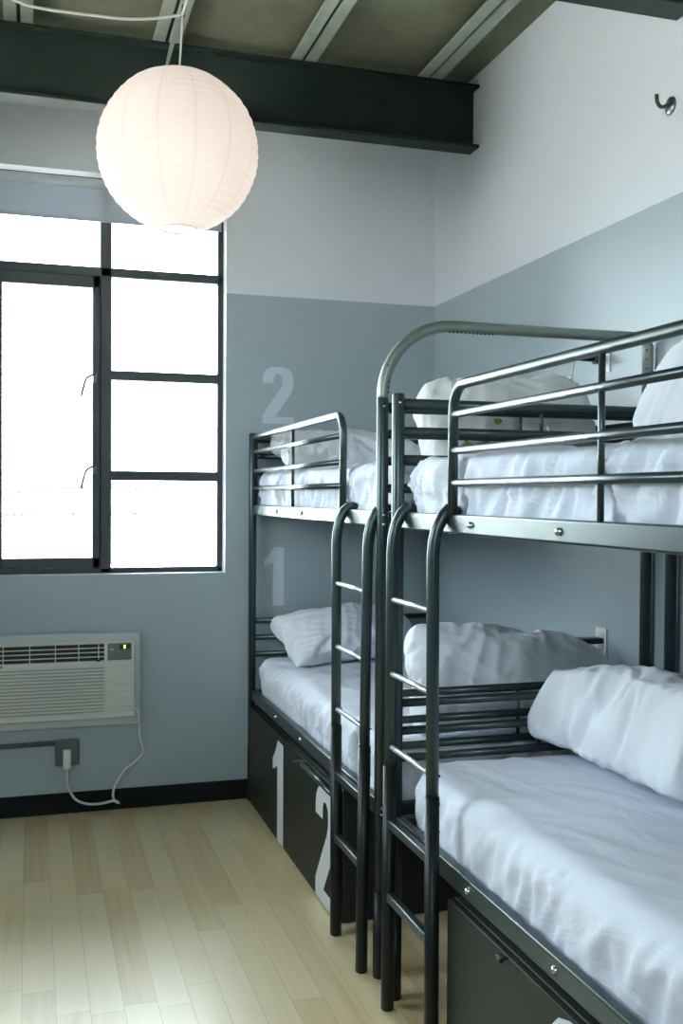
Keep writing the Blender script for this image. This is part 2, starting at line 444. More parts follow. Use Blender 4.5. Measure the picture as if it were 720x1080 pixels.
SX0, SX1, SZ0, SZ1 = -.167, .331, 1.186, 2.627
sbar(SX0, SX0+.038, SZ0, SZ1); sbar(SX1-.036, SX1, SZ0, SZ1); sbar(SX0, SX1, SZ0, SZ0+.05); sbar(SX0, SX1, SZ1-.06, SZ1)
sash = b.build('casement_sash', M['frame'], win)
for z in (2.11, 1.66):
    h = MB().box(.296, .318, 5.138, 5.157, z-.012, z+.035, .003)
    h.tube(smooth_path([(.302, 5.137, z+.026), (.29, 5.128, z+.024), (.262, 5.118, z+.004), (.246, 5.112, z-.05), (.238, 5.110, z-.085)]), .006, 10, radii=None)
    h.build('latch_handle', M['hook'], sash)
def pane(x0, x1, z0, z1, parent):
    MB().box(x0, x1, 5.196, 5.200, z0, z1).build('pane', M['glass'], parent)
pane(SX0+.03, SX1-.03, SZ0+.04, SZ1-.05, sash)
for x0, x1 in ((.384, .922), (WX0+.026, -.228)):
    for z0, z1 in ((1.18, 1.624), (1.664, 2.123), (2.163, 2.632), (2.670, 3.086)): pane(x0, x1, z0, z1, win)
pane(-.172, .336, 2.670, 3.086, win)

# roller blind in the window head
rb = thing('roller_blind', 'grey fabric roller blind pulled a little way down the window head', 'blind', (0, 5.13, 3.06))
b = MB(); b.tube([(WX0+.012, 5.128, 3.069), (WX1-.012, 5.128, 3.069)], .024, 20); b.build('roller', M['blind_top'], rb)
b = MB(); b.box(WX0+.014, WX1-.014, 5.1485, 5.1505, 2.905, 3.075); b.build('fabric', M['blind'], rb)
b = MB(); b.box(WX0+.014, WX1-.014, 5.1445, 5.1545, 2.890, 2.908, .003); b.build('bottom_bar', M['blind'], rb)

# unseen window added in the wall behind the viewer for its light
w2 = bpy.data.objects.new('window_added_rear', None); C.objects.link(w2); w2.location = ((RX0+RX1)/2, WALL_N-.1, RZ0); struct(w2, 'unseen dark framed window added behind the viewer for its light')
b = MB(); ya, yb = WALL_N-.15, WALL_N-.10
for x0, x1, z0, z1 in ((RX0, RX0+.03, RZ0, RZ1), (RX1-.03, RX1, RZ0, RZ1), (RX0, RX1, RZ0, RZ0+.03), (RX0, RX1, RZ1-.03, RZ1),
                       (-.625, -.575, RZ0, RZ1), (RX0, RX1, 2.6, 2.65)):
    b.box(x0, x1, ya, yb, z0, z1, .004)
b.build('window_frame', M['frame'], w2)
for x0, x1 in ((RX0+.03, -.625), (-.575, RX1-.03)):
    for z0, z1 in ((RZ0+.03, 2.6), (2.65, RZ1-.03)):
        MB().box(x0-.004, x1+.004, WALL_N-.127, WALL_N-.123, z0-.004, z1+.004).build('pane', M['glass'], w2)

# window added in the left wall, outside the picture, to brighten the room
w3 = bpy.data.objects.new('window_added_left', None); C.objects.link(w3); w3.location = (WALL_L-.1, (LY0+LY1)/2, LZ0); struct(w3, 'unseen dark framed window added in the left wall for its light')
b = MB(); xa, xb = WALL_L-.15, WALL_L-.10
for y0, y1, z0, z1 in ((LY0, LY0+.03, LZ0, LZ1), (LY1-.03, LY1, LZ0, LZ1), (LY0, LY1, LZ0, LZ0+.03), (LY0, LY1, LZ1-.03, LZ1), (3.18, 3.22, LZ0, LZ1)):
    b.box(xa, xb, y0, y1, z0, z1, .004)
b.build('window_frame', M['frame'], w3)
for y0, y1 in ((LY0+.03, 3.18), (3.22, LY1-.03)):
    MB().box(WALL_L-.127, WALL_L-.123, y0-.004, y1+.004, LZ0+.026, LZ1-.026).build('pane', M['glass'], w3)

# ------------------------------------------------------------------ OUTSIDE (terrace and railing, washed out by the sky)
struct(MB().box(-26, 26, -18, 32, -.9, -.6).build('terrace', M['terrace']))['kind'] = 'structure'
rl = thing('terrace_railing', 'faint curved railing outside beyond the casement window', 'railing', (0, 9.0, -.6))
b = MB(); b.tube(smooth_path([(-1.2, 9.0, 1.44), (-.45, 9.0, 1.52), (.15, 9.0, 1.60), (.9, 9.0, 1.62), (2.2, 9.0, 1.62)]), .022, 10); b.build('handrail', M['outrail'], rl)
b = MB(); b.tube([(-1.2, 9.0, 1.37), (2.2, 9.0, 1.385)], .016, 10); b.build('mid_rail', M['outrail'], rl)
for x, z in ((-.95, 1.46), (-.1, 1.56), (.38, 1.60), (.9, 1.61), (1.6, 1.61)):
    MB().box(x-.02, x+.02, 8.98, 9.02, -.6, z, .003).build('baluster', M['outrail'], rl)

# ------------------------------------------------------------------ NUMBERS
D2 = [(195,303),(195,265),(203,225),(228,192),(265,177),(310,174),(355,178),(392,194),(415,222),(425,262),(425,310),(418,350),(400,393),(370,445),(335,500),(305,545),(290,572),(430,571),(430,627),(195,628),(195,560),(215,525),(250,470),(290,405),(325,350),(338,320),(342,285),(338,250),(325,234),(308,229),(291,234),(280,250),(277,275),(277,303)]
D1 = [(133,185),(135,148),(150,135),(168,112),(185,83),(240,83),(240,385),(182,385),(182,160),(160,173)]
D3 = [(277,290),(277,262),(283,240),(300,230),(318,232),(332,245),(338,275),(338,310),(330,340),(310,355),(280,358),(280,410),(310,413),(332,425),(342,455),(342,520),(335,555),(320,570),(300,572),(283,560),(277,535),(277,490),(195,490),(195,530),(203,580),(228,612),(265,627),(310,629),(360,624),(398,605),(420,570),(428,525),(428,455),(420,420),(400,395),(370,382),(398,368),(415,345),(422,310),(422,260),(412,222),(390,195),(352,178),(310,174),(265,178),(228,193),(205,222),(195,262),(195,290)]
def digit(pts, w, h):
    xs = [p[0] for p in pts]; ys = [p[1] for p in pts]
    return [((x-min(xs))/(max(xs)-min(xs))*w, (1-(y-min(ys))/(max(ys)-min(ys)))*h) for x, y in pts]
for d, x, z, w, h, lab in ((D2, 1.136, 1.917, .165, .292, 'large pale painted number 2 on the window wall above the upper bunk'),
                           (D1, 1.146, .982, .106, .302, 'large pale painted number 1 on the window wall above the lower bunk')):
    b = MB(); b.poly(digit(d, w, h), lambda u, v, dd: (x+u, WALL_B-.0002-dd, z+v), .0012)
    tag(b.build('wall_number', M['wallnum'], at=(x, WALL_B, z)), lab, 'number', 'bunk numbers painted on the wall')

# ------------------------------------------------------------------ BUNK BEDS
XF, XW = 1.0765, 2.050          # front and wall post axes
UZ = (1.4507, 1.5024); LZ = (.513, .568)
UP_BARS = (1.832, 1.748, 1.662, 1.574); LO_BARS = (.914, .828, .745)

def make_bed(y_far, y_near, open_end, arch, name, label):
    """one bunk: open_end is +1 when the ladder gap is at its near end, -1 when at its far end"""
    root = thing(name, label, 'bunk bed', (XF, (y_far+y_near)/2, 0), 'metal bunk beds along the right wall')
    for x in (XF, XW):
        for y in (y_far, y_near):
            p = MB()
            p.tube([(x, y, .275), (x, y, 1.858), (x, y, 1.864)], .0195, 20, radii=[.0195, .0195, .016])
            po = p.build('post', M['metal'], root)
            MB().tube([(x, y, 0), (x, y, .004), (x, y, .28)], .0205, 18, radii=[.018, .0208, .0208]).build('black_foot', M['sleeve'], po)
            if x == XF:
                for z in (1.835, 1.49, 1.46, .55, .53):
                    MB().lathe([(0, -.0215), (.004, -.021), (.005, -.019)], x, y, 10, 'Y', z).build('screw_or_hole', M['chrome'], po)
    for x, sgn in ((XF, 1), (XW, -1)):
        for z0, z1 in (UZ, LZ):
            r = MB(); fx = x-.005*sgn
            a, c = sorted((fx, fx+.028*sgn))
            r.box(a, c, y_near+.012, y_far-.012, z0, z1, .006, 3)
            rail = r.build('side_rail', M['metal'], root)
            if sgn == 1:
                yy = y_far-.56 if open_end > 0 else y_near+.98
                for k, yb in enumerate((y_near+.985, y_far-.55)):
                    MB().lathe([(0, -.009), (.006, -.008), (.009, -.004), (.010, 0)], fx, yb, 14, 'X', (z0+z1)/2).build('bolt', M['chrome'], rail)
    for y in (y_far, y_near):
        for zs, rad in ((UP_BARS, .0145), (LO_BARS, .0135)):
            for k, z in enumerate(zs):
                rr = .0175 if (k == 0 and z > 1.8) else rad
                MB().tube([(XF+.012, y, z), (XW-.012, y, z)], rr, 12).build('end_bar', M['metal'], root)
        for z0, z1 in ((1.748, 1.832), (.745, .914)):
            MB().tube([(1.563, y, z0), (1.563, y, z1)], .006, 10).build('end_spindle', M['metal'], root)
        for z0, z1 in (UZ, LZ):
            MB().box(XF+.012, XW-.012, y-.012, y+.012, z0+.004, z1-.004, .005).build('end_rail', M['metal'], root)
    # guard rail on the room side
    if open_end > 0: ge, gs, d = y_near+.435, y_far-.040, 1
    else: ge, gs, d = y_far-.415, y_near+.040, -1
    R = .07; gx = XF+.003
    pts = [(gx, ge, UZ[1]-.01), (gx, ge, 1.845-R)] + arc((gx, ge+d*R, 1.845-R), R, PI, PI/2, (0, d, 0), (0, 0, 1), 8)[1:] + [(gx, gs-d*R*.3, 1.845)] + \
          [(gx, gs, 1.835), (gx, gs, UZ[1]-.01)]
    g = MB().tube(pts, .0135, 16).build('guard_rail', M['metal'], root)
    for z in (1.768, 1.672, 1.586):
        MB().tube([(gx, ge+d*.005, z), (gx, gs-d*.004, z)], .0105, 12).build('guard_bar', M['metal'], g)
    for yv in (ge+d*.735, ):
        MB().tube([(gx, yv, UZ[1]-.005), (gx, yv, 1.843)], .0072, 10).build('guard_spindle', M['metal'], g)
    # wall-side guard tube
    MB().tube([(XW-.012, y_near+.01, 1.805), (XW-.012, y_far-.01, 1.805)], .0125, 14).build('wall_guard', M['metal'], root)
    # slat bases
    for z0, z1 in (UZ, LZ):
        s = MB(); s.box(XF+.022, XF+.05, y_near+.015, y_far-.015, z0+.004, z0+.02); s.box(XW-.05, XW-.022, y_near+.015, y_far-.015, z0+.004, z0+.02)
        n = 16
        for k in range(n):
            y = y_near+.06+(y_far-y_near-.12)*k/(n-1)
            s.box(XF+.024, XW-.024, y-.034, y+.034, z0+.02, z0+.028)
        sb = s.build('slat_base', M['slat'], root)
    if arch:
        ax, ay, R = XF, y_near, .235; zt = 2.103
        pts = [(ax, ay, 1.862), (ax, ay, zt-R)] + arc((ax+R, ay, zt-R), R, PI, PI/2, (1, 0, 0), (0, 0, 1), 14)[1:] + [(XW-.03, ay, zt), (XW-.012, ay, zt-.006), (XW-.002, ay, zt-.03), (XW, ay, 1.864)]
        a = MB().tube(pts, .0195, 20).build('arch_bar', M['arch'], root)
        def dot(c, nrm):
            c = Vector(c); nrm = Vector(nrm); MB().tube([c, c+nrm*.003], .0035, 8).build('screw_or_hole', M['hole'], a)  # dark dots standing for the open screw holes of the arch
        for k in range(6): dot((ax+.012, ay-.0155, 1.88+k*.017), (.6, -.8, 0))
        for k in range(6): dot((XW-.014, ay-.0135, 1.90+k*.032), (-.6, -.8, 0))
        for k in range(12): dot((ax+R-.01+k*.014, ay-.008, zt-.0185), (0, -.3, -1))
    return root

BED1 = (5.040, 3.065); BED2 = (2.920, .935)
make_bed(*BED1, +1, True, 'bunk_bed', 'grey metal bunk bed by the window wall, with a tall arched end bar')
make_bed(*BED2, -1, False, 'bunk_bed', 'grey metal bunk bed nearest the viewer, cut off by the right edge')

def make_ladder(ya, yb, label):
    """ya, yb: (top, foot) y positions of the two stiles"""
    root = thing('bunk_ladder', label, 'ladder', (1.035, (ya[1]+yb[1])/2, 0), 'ladders hooked on the bunks')
    X = 1.0335
    def yat(s, z): return s[1]+(s[0]-s[1])*z/1.45
    for s in (ya, yb):
        yt = s[0]
        pts = [(X, yat(s, .70), .70), (X, yat(s, 1.1), 1.1), (X, yt, 1.385), (X+.003, yt, 1.425), (X+.012, yt, 1.465), (X+.028, yt, 1.497), (X+.044, yt, 1.514), (X+.056, yt, 1.513)]
        st = MB().tube(pts, .0175, 18).build('stile', M['metal'], root)
        MB().tube([(X+.055, yt, 1.513), (X+.064, yt, 1.509), (X+.068, yt, 1.502)], .0178, 14).build('end_cap', M['sleeve'], st)
        MB().tube([(X, yat(s, 0), 0), (X, yat(s, .004), .004), (X, yat(s, .742), .742)], .0200, 18, radii=[.0175, .0200, .0200]).build('black_sleeve', M['sleeve'], st)
        for k in range(5):
            z = .80-.075*k
            MB().tube([(X+.014, yat(s, z)-.0105, z), (X+.0165, yat(s, z)-.0128, z)], .0038, 8).build('screw_or_hole', M['hole'], st)  # dark dot standing for an adjustment hole in the stile
    for z in (1.242, 1.02, .80):
        MB().tube([(X, yat(ya, z), z), (X, yat(yb, z), z)], .0085, 12).build('rung', M['chrome_rod'], root)
    for z in (.572, .35):
        MB().box(X-.012, X+.012, yat(yb, z), yat(ya, z), z-.015, z+.012, .004).build('rung', M['metal'], root)
make_ladder((3.425, 3.408), (3.078, 3.118), 'left of the two black-footed metal ladders, hooked on the bunk by the window')
make_ladder((2.848, 2.866), (2.528, 2.515), 'right of the two black-footed metal ladders, hooked on the bunk nearest the viewer')

# ------------------------------------------------------------------ UNDER-BED LOCKERS
def make_locker(y_far, y_near, doors, label):
    root = thing('under_bed_locker', label, 'locker', (1.5, (y_far+y_near)/2, 0), 'dark lockers under the bunks')
    b = MB(); b.box(1.082, 1.99, y_near, y_far, .002, .484, .002); b.build('carcass', M['lock_in'], root)
    for (a, c, num) in doors:
        d = MB().box(1.060, 1.080, a, c, .006, .484, .0025).build('door', M['locker'], root)
        if num:
            pts, y, w, z, h = num
            MB().poly(digit(pts, w, h), lambda u, v, dd: (1.0598-dd, y-u, z+v), .0008).build('number', M['number'], d)
    return root
lk = make_locker(5.036, 3.486, ((4.291, 5.034, (D1, 4.497, .20, .008, .447)), (3.488, 4.286, (D2, 3.767, .275, .008, .445))),
            'dark under-bed locker by the window wall with numbers 1 and 2 on its doors')
h = MB(); h.tube([(1.046, 3.93, .470), (1.046, 3.50, .470)], .011, 12); h.box(1.040, 1.0598, 3.90, 3.95, .456, .484, .002); h.box(1.02, 1.0598, 3.935, 3.965, .474, .480, .001)
h.build('pull_bar', M['metal'], lk)
lk2 = make_locker(2.478, .95, ((1.622, 2.476, (D3, 1.922, .285, .03, .448)), (.952, 1.617, None)),
            'dark olive under-bed locker below the bunk nearest the viewer, with a number 3')
h = MB(); h.box(1.038, 1.0598, 2.115, 2.14, .478, .484, .001); h.tube([(1.043, 2.117, .474), (1.043, 2.138, .474)], .005, 8)
h.build('latch', M['metal'], lk2)

# ------------------------------------------------------------------ BEDDING
def fold(p, d, wl, ln, seed, warp=.35):
    """ridged folds running along direction d (2D in given coords), spacing wl, length ln"""
    u = p[0]*d[0]+p[1]*d[1]; v = -p[0]*d[1]+p[1]*d[0]
    w = noise.noise(Vector((u*2.1, v*2.1, seed+5.3)))*warp*ln
    n = noise.noise(Vector((u/ln, (v+w*.4)/wl, seed)))
    return 1-abs(n)*2.2

def mattress(name, label, x0, x1, y0, y1, z0, z1, seed, hem=0.0, res=.0125, amp=1.0, dirs=((1, .3), (.5, 1)), corner=.05):
    bm = bmesh.new()
    L = (x1-x0, y1-y0, z1-z0); ctr = Vector(((x0+x1)/2, (y0+y1)/2, (z0+z1)/2))
    n = [max(4, int(l/res)) for l in L]
    def grid(fa, na, nb):
        vs = [[bm.verts.new(fa(i/na, k/nb)) for k in range(nb+1)] for i in range(na+1)]
        for i in range(na):
            for k in range(nb): bm.faces.new((vs[i][k], vs[i+1][k], vs[i+1][k+1], vs[i][k+1]))
    lx, ly, lz = L
    for z in (0, 1): grid(lambda u, v: (u*lx, v*ly, z*lz), n[0], n[1]) if z else grid(lambda u, v: (u*lx, v*ly, 0), 6, 10)
    for x in (0, 1): grid(lambda u, v: (x*lx, u*ly, v*lz), n[1], n[2])
    for y in (0, 1): grid(lambda u, v: (u*lx, y*ly, v*lz), n[0], n[2])
    bmesh.ops.remove_doubles(bm, verts=bm.verts[:], dist=1e-5)
    r = corner; h = [l/2 for l in L]
    for v in bm.verts:
        p = Vector((v.co.x-h[0], v.co.y-h[1], v.co.z-h[2]))
        q = Vector((max(-h[0]+r, min(h[0]-r, p.x)), max(-h[1]+r, min(h[1]-r, p.y)), max(-h[2]+.012, min(h[2]-r, p.z))))
        d = p-q
        nrm = d.normalized() if d.length > 1e-6 else Vector((0, 0, 1))
        rr = r if p.z > q.z-1e-6 and p.z > 0 else min(r, r)
        if d.length > 1e-6: p = q + nrm*(rr if p.z > -h[2]+.02 else min(rr, d.length))
        w = p + ctr
        top = max(0.0, nrm.z); sd = 1-abs(nrm.z)
        a = 0.0
        # soft body undulation
        a += .014*noise.noise(Vector((w.x*3.2, w.y*2.2, seed)))*top
        f1 = fold((w.x, w.y), Vector(dirs[0]).normalized(), .10, .5, seed)
        f2 = fold((w.x, w.y), Vector(dirs[1]).normalized(), .13, .6, seed+9)
        msk = .5+.5*noise.noise(Vector((w.x*1.9, w.y*1.6, seed+3)))
        a += amp*top*(.0085*max(0, f1-.45)*2*msk + .010*max(0, f2-.45)*2*(1-msk))
        # side folds: slanted creases running down the drop of the sheet
        along = w.y if abs(nrm.x) > abs(nrm.y) else w.x
        g1 = fold((along, w.z), Vector((-.75, 1)).normalized(), .06, .35, seed+17)
        g2 = fold((along, w.z), Vector((-.35, 1)).normalized(), .085, .3, seed+31)
        a += amp*sd*(.020*max(0, g1-.35) + .020*max(0, g2-.35))
        low = max(0.0, (-p.z/h[2]+.2))
        a -= sd*low*.008*(1+noise.noise(Vector((along*5, 0, seed))))
        v.co = w + nrm*a - Vector((0, 0, z0))
        if p.z < -h[2]+.012: v.co.z = max(0, v.co.z)
        if v.co.z < .065: v.co.x = max(v.co.x, 1.1045)
    bmesh.ops.recalc_face_normals(bm, faces=bm.faces[:])
    off = Vector(((x0+x1)/2, (y0+y1)/2, 0))
    bmesh.ops.translate(bm, vec=-off, verts=bm.verts[:])
    me = bpy.data.meshes.new(name); bm.to_mesh(me); bm.free()
    o = link(name, me, M['sheet'], smooth=True); o.location = (off.x, off.y, z0)
    return tag(o, label, 'mattress', 'mattresses in white sheets')

MX0, MX1 = 1.116, 2.022
mattress('mattress', 'white sheeted mattress on the lower bunk by the window', MX0, MX1, 3.095, 5.01, .5415, .735, 1.0, dirs=((1, .5), (-.6, 1)), amp=1.25)
mattress('mattress', 'white sheeted mattress on the upper bunk by the window', MX0, MX1, 3.095, 5.01, 1.4795, 1.663, 2.0, amp=1.3)
mattress('mattress', 'white sheeted mattress on the lower bunk nearest the viewer', MX0, MX1, .97, 2.885, .5415, .742, 3.0, dirs=((.5, -1), (1, -.5)), amp=.75, corner=.07)
mattress('mattress', 'white sheeted mattress on the upper bunk nearest the viewer', MX0, MX1, .97, 2.885, 1.4795, 1.660, 4.0, amp=1.5, corner=.035)

# pillows: two sewn sheets inflated by a short cloth simulation, then laid in place
def sim_pillow(w, h, nx, ny, pressure, frames, seed, shrink):
    bm = bmesh.new(); V = {}
    for s in (0, 1):
        for i in range(nx+1):
            for k in range(ny+1):
                edge = i in (0, nx) or k in (0, ny)
                if edge and s == 1: V[1, i, k] = V[0, i, k]; continue
                x = (i/nx-.5)*w; y = (k/ny-.5)*h
                z = 0 if edge else (.012 if s else -.012) + .003*noise.noise(Vector((x*9, y*9, seed+s*4)))
                V[s, i, k] = bm.verts.new((x, y, z))
    for s in (0, 1):
        for i in range(nx):
            for k in range(ny):
                q = [V[s, i, k], V[s, i+1, k], V[s, i+1, k+1], V[s, i, k+1]]
                bm.faces.new(q if s else q[::-1])
    me = bpy.data.meshes.new('pillow_sim'); bm.to_mesh(me); bm.free()
    o = bpy.data.objects.new('pillow_sim', me); C.objects.link(o)
    md = o.modifiers.new('cloth', 'CLOTH'); st = md.settings
    st.quality = 6; st.mass = .25; st.tension_stiffness = 18; st.compression_stiffness = 18; st.shear_stiffness = 8; st.bending_stiffness = .35
    st.air_damping = 4; st.use_pressure = True; st.uniform_pressure_force = pressure; st.shrink_min = shrink
    st.effector_weights.gravity = 0
    md.collision_settings.use_collision = False; md.collision_settings.use_self_collision = False
    md.point_cache.frame_start = 1; md.point_cache.frame_end = frames+1
    for f in range(1, frames+1): scene.frame_set(f)
    ev = o.evaluated_get(bpy.context.evaluated_depsgraph_get())
    vs = [v.co.copy() for v in ev.data.vertices]; fs = [tuple(p.vertices) for p in ev.data.polygons]
    bpy.data.objects.remove(o); bpy.data.meshes.remove(me)
    scene.frame_set(1)
    return vs, fs

try:
    SIM = [sim_pillow(.74, .48, 62, 40, 3.2, 34, 1.0, -.05), sim_pillow(.76, .50, 62, 40, 2.6, 34, 7.0, -.07)]
except Exception as ex:
    print('sim failed', ex); raise

def pillow(label, which, ctr, rot, scale, clamps, seed, mat='case', bend=0.0, thick=None, plump=.72, crn=.10, droop=0.0, crease=1.0, taper=0.0, drop=0.0, droop_r=None, sag=0.0):
    """clamps: (axis, sign, value): keep coordinate axis on the sign side of value, softly"""
    vs, fs = SIM[which]
    zmax = max(abs(v.z) for v in vs)
    R = Euler(rot).to_matrix(); ctr = Vector(ctr); out = []
    tz = (thick/zmax/2) if thick else 1
    for v in vs:
        zn = abs(v.z)/zmax
        zz = math.copysign(zmax*zn**plump, v.z)
        cu, cv = abs(v.x)/.35, abs(v.y)/.23
        p = Vector((v.x*scale[0]*(1-crn*cv**3), v.y*scale[1]*(1-crn*cu**3), zz*tz*scale[2]))
        if p.x > 0: p.z = p.z*(1-taper*(p.x/.35)) - drop*p.x*p.x
        p.y -= droop*p.x*p.x if p.x < 0 else (droop*.6 if droop_r is None else droop_r)*p.x*p.x
        p.z += bend*(p.x**2)
        # creases
        f = fold((p.x, p.y), Vector((.35, 1)).normalized(), .06, .30, seed)
        g = fold((p.x, p.y), Vector((1, -.6)).normalized(), .05, .22, seed+4)
        e = max(0, 1-abs(v.z)/zmax)
        s = 1 if v.z >= 0 else -1
        p.z += s*crease*(.020*max(0, f-.4)+.018*max(0, g-.4))*(.5+.5*e) + .010*noise.noise(Vector((p.x*6, p.y*6, seed)))
        w = R @ p + ctr
        if sag:
            t = max(0.0, min(1.0, (.35-v.z/zmax)/.6)); zl = clamps[0][2]
            w.z = zl + (w.z-zl)*(1-sag*t)
            f2 = fold((p.x, p.y), Vector((.7, 1)).normalized(), .038, .20, seed+8)
            w += R @ Vector((0, 0, s*.010*max(0, f2-.45)))
        for ax, sg, val in clamps:
            d = (w[ax]-val)*sg
            if d < .0: w[ax] = val + sg*.0005
        out.append(w)
    me = bpy.data.meshes.new('pillow')
    lo = Vector((sum(w.x for w in out)/len(out), sum(w.y for w in out)/len(out), min(w.z for w in out)))
    me.from_pydata([w-lo for w in out], [], fs); me.update()
    o = link('pillow', me, M[mat], smooth=True); o.location = lo
    m = o.modifiers.new('smooth', 'SUBSURF'); m.levels = 1; m.render_levels = 1
    return tag(o, label, 'pillow', 'white pillows on the bunks')

ZL1, ZU1, ZL2, ZU2 = .750, 1.678, .753, 1.674
WALLC = (0, -1, WALL_R-.003)
pillow('white pillow lying at the window end of the lower bunk, behind the ladder', 0, (1.53, 4.78, ZL1+.13), (.38, -.03, .03), (1, 1, 1), [(2, 1, ZL1), (1, -1, 5.02), WALLC], 11, thick=.20, plump=.85, crn=.0, bend=-.5)
pillow('plump white pillow on the lower window-side bunk, below the outlet with the adapter', 1, (1.645, 3.265, ZL1+.16), (1.0, .09, 0), (1.12, .92, 1), [(2, 1, ZL1), (1, 1, 3.083), WALLC], 23, thick=.24, droop=.25, droop_r=.62, taper=.25)
pillow('white pillow lying at the window end of the upper bunk', 1, (1.52, 4.80, ZU1+.09), (.25, 0, -.02), (1.02, .9, 1), [(2, 1, ZU1), (1, -1, 5.02), WALLC], 37, thick=.19, plump=.8, crn=.05)
pw = pillow('stained off-white pillow leaning on the end bars of the upper bunk by the window', 0, (1.60, 3.26, ZU1+.13), (1.05, -.06, 0), (.95, .92, 1), [(2, 1, ZU1), (1, 1, 3.084), WALLC], 41, mat='case_old', thick=.24, plump=.62, crn=.16, droop=.35)
pillow('large creased white pillow against the wall on the lower bunk nearest the viewer', 1, (1.785, 2.52, ZL2+.115), (.40, 0, PI/2), (1.14, 1.24, 1), [(2, 1, ZL2), (1, -1, 2.897), WALLC], 53, thick=.30, plump=.66, crn=.10, crease=1.5, taper=.22, drop=.30, sag=.6)
pillow('large white pillow on the upper bunk nearest the viewer, by the right edge', 0, (1.80, 2.08, ZU2+.11), (.5, 0, PI/2), (1.12, 1.08, 1), [(2, 1, ZU2), WALLC], 67, thick=.36, plump=.58, crn=.12, sag=.5)

# ------------------------------------------------------------------ AIR CONDITIONER
AY = WALL_B
ac = thing('air_conditioner', 'ivory through-wall air conditioner under the window', 'air conditioner', (.14, AY, .42))
b = MB(); b.box(-.245, .523, AY-.034, AY-.0003, .42, .875, .008, 3); b.build('wall_sleeve', M['ac_frame'], ac)
FX0, FX1, FZ0, FZ1 = -.207, .489, .464, .838; FY = AY-.066
b = MB()
b.box(FX0, FX1, FY+.012, AY-.030, FZ0, FZ1, .008, 3)                       # body
b.box(FX0, FX1, FY, FY+.014, FZ0, .496, .005); b.box(FX0, FX1, FY, FY+.014, .826, FZ1, .005)
b.box(FX0, FX1, FY, FY+.014, .722, .745, .003); b.box(.345, .362, FY, FY+.014, .74, .83, .002); b.box(.474, FX1, FY, FY+.014, .74, .83, .004)
b.box(FX0, -.19, FY, FY+.014, FZ0, FZ1, .004)
b.mi = 1; b.box(.345, FX1-.002, FY+.005, FY+.014, .49, .73); b.mi = 0
for k in range(14):                                                     # intake louvres; solid ribs at the right
    z = .500+k*.0163
    b.box(-.192, .346, FY+.001, FY+.012, z, z+.0115, .002)
    b.box(.346, FX1, FY+.0015, FY+.012, z, z+.0140, .002)
face = b.build('front_panel', [M['ac'], M['ac']], ac)
MB().box(-.192, .346, FY+.0095, FY+.0122, .494, .724).build('intake_groove_shade', M['ac_line'], face)  # grey sheet painting the shade in the grooves between the louvres
v = MB(); v.box(-.192, .345, FY+.0095, FY+.0125, .744, .827); outl = v.build('air_outlet', M['ac_dark'], ac)
v = MB()
for z in (.764, .786, .807): v.box(-.192, .345, FY+.002, FY+.009, z-.0022, z+.0022)
for x in (-.12, -.0, .117, .225, .318): v.box(x-.002, x+.002, FY+.001, FY+.008, .745, .826)
v.build('vane', M['ac'], outl)
MB().tube([(.305, FY-.003, .748), (.325, FY-.003, .748)], .006, 10).build('vane_lever', M['black_pl'], outl)
cp = MB().box(.363, .473, FY+.002, FY+.013, .747, .825, .002).build('control_panel', M['ac_panel'], ac)
MB().box(.418, .468, FY+.0005, FY+.003, .797, .821).build('display', M['ac_dark'], cp)
MB().box(.437, .445, FY-.0006, FY+.001, .801, .817).build('display_digit', M['led'], cp)
MB().box(.371, .388, FY+.0005, FY+.003, .796, .800).build('control_mark', M['white_pl'], cp)
MB().box(-.160, -.122, FY-.0008, FY+.002, .7285, .7385, .002).build('maker_badge', M['ac_panel'], face)

# outlet box, conduit, plug and cord below it
ob = thing('outlet_box', 'grey surface outlet box with conduit on the wall below the air conditioner', 'outlet', (.172, AY, .3))
b = MB(); b.box(.117, .229, AY-.052, AY-.0003, .242, .362, .006, 3); b.build('box_body', M['grey_pl'], ob)
b = MB(); b.box(.122, .224, AY-.056, AY-.050, .247, .357, .004); b.build('cover_plate', M['grey_pl'], ob)
b = MB(); b.tube([(-1.2, AY-.017, .333), (.12, AY-.017, .348)], .0125, 12); b.build('conduit', M['grey_pl'], ob)
b = MB(); b.box(.152, .190, AY-.092, AY-.0565, .232, .325, .009, 3); plugmb = b
b = MB(); y0 = AY-.078
b.tube(smooth_path([(.171, y0, .236), (.171, y0+.004, .19), (.182, AY-.05, .128), (.215, AY-.04, .072), (.27, AY-.036, .046), (.335, AY-.034, .042), (.395, AY-.034, .050), (.418, AY-.036, .038), (.395, AY-.03, .052), (.392, AY-.022, .09),
                    (.405, AY-.014, .125), (.432, AY-.014, .170), (.452, AY-.014, .198), (.495, AY-.014, .228), (.530, AY-.014, .262), (.536, AY-.014, .300), (.522, AY-.016, .345), (.517, AY-.020, .41), (.515, AY-.042, .455), (.507, AY-.045, .485), (.492, AY-.045, .500)]), .0062, 10)
pc = b.build('power_cord', M['cord'], ac); plugmb.build('plug', M['white_pl'], pc)

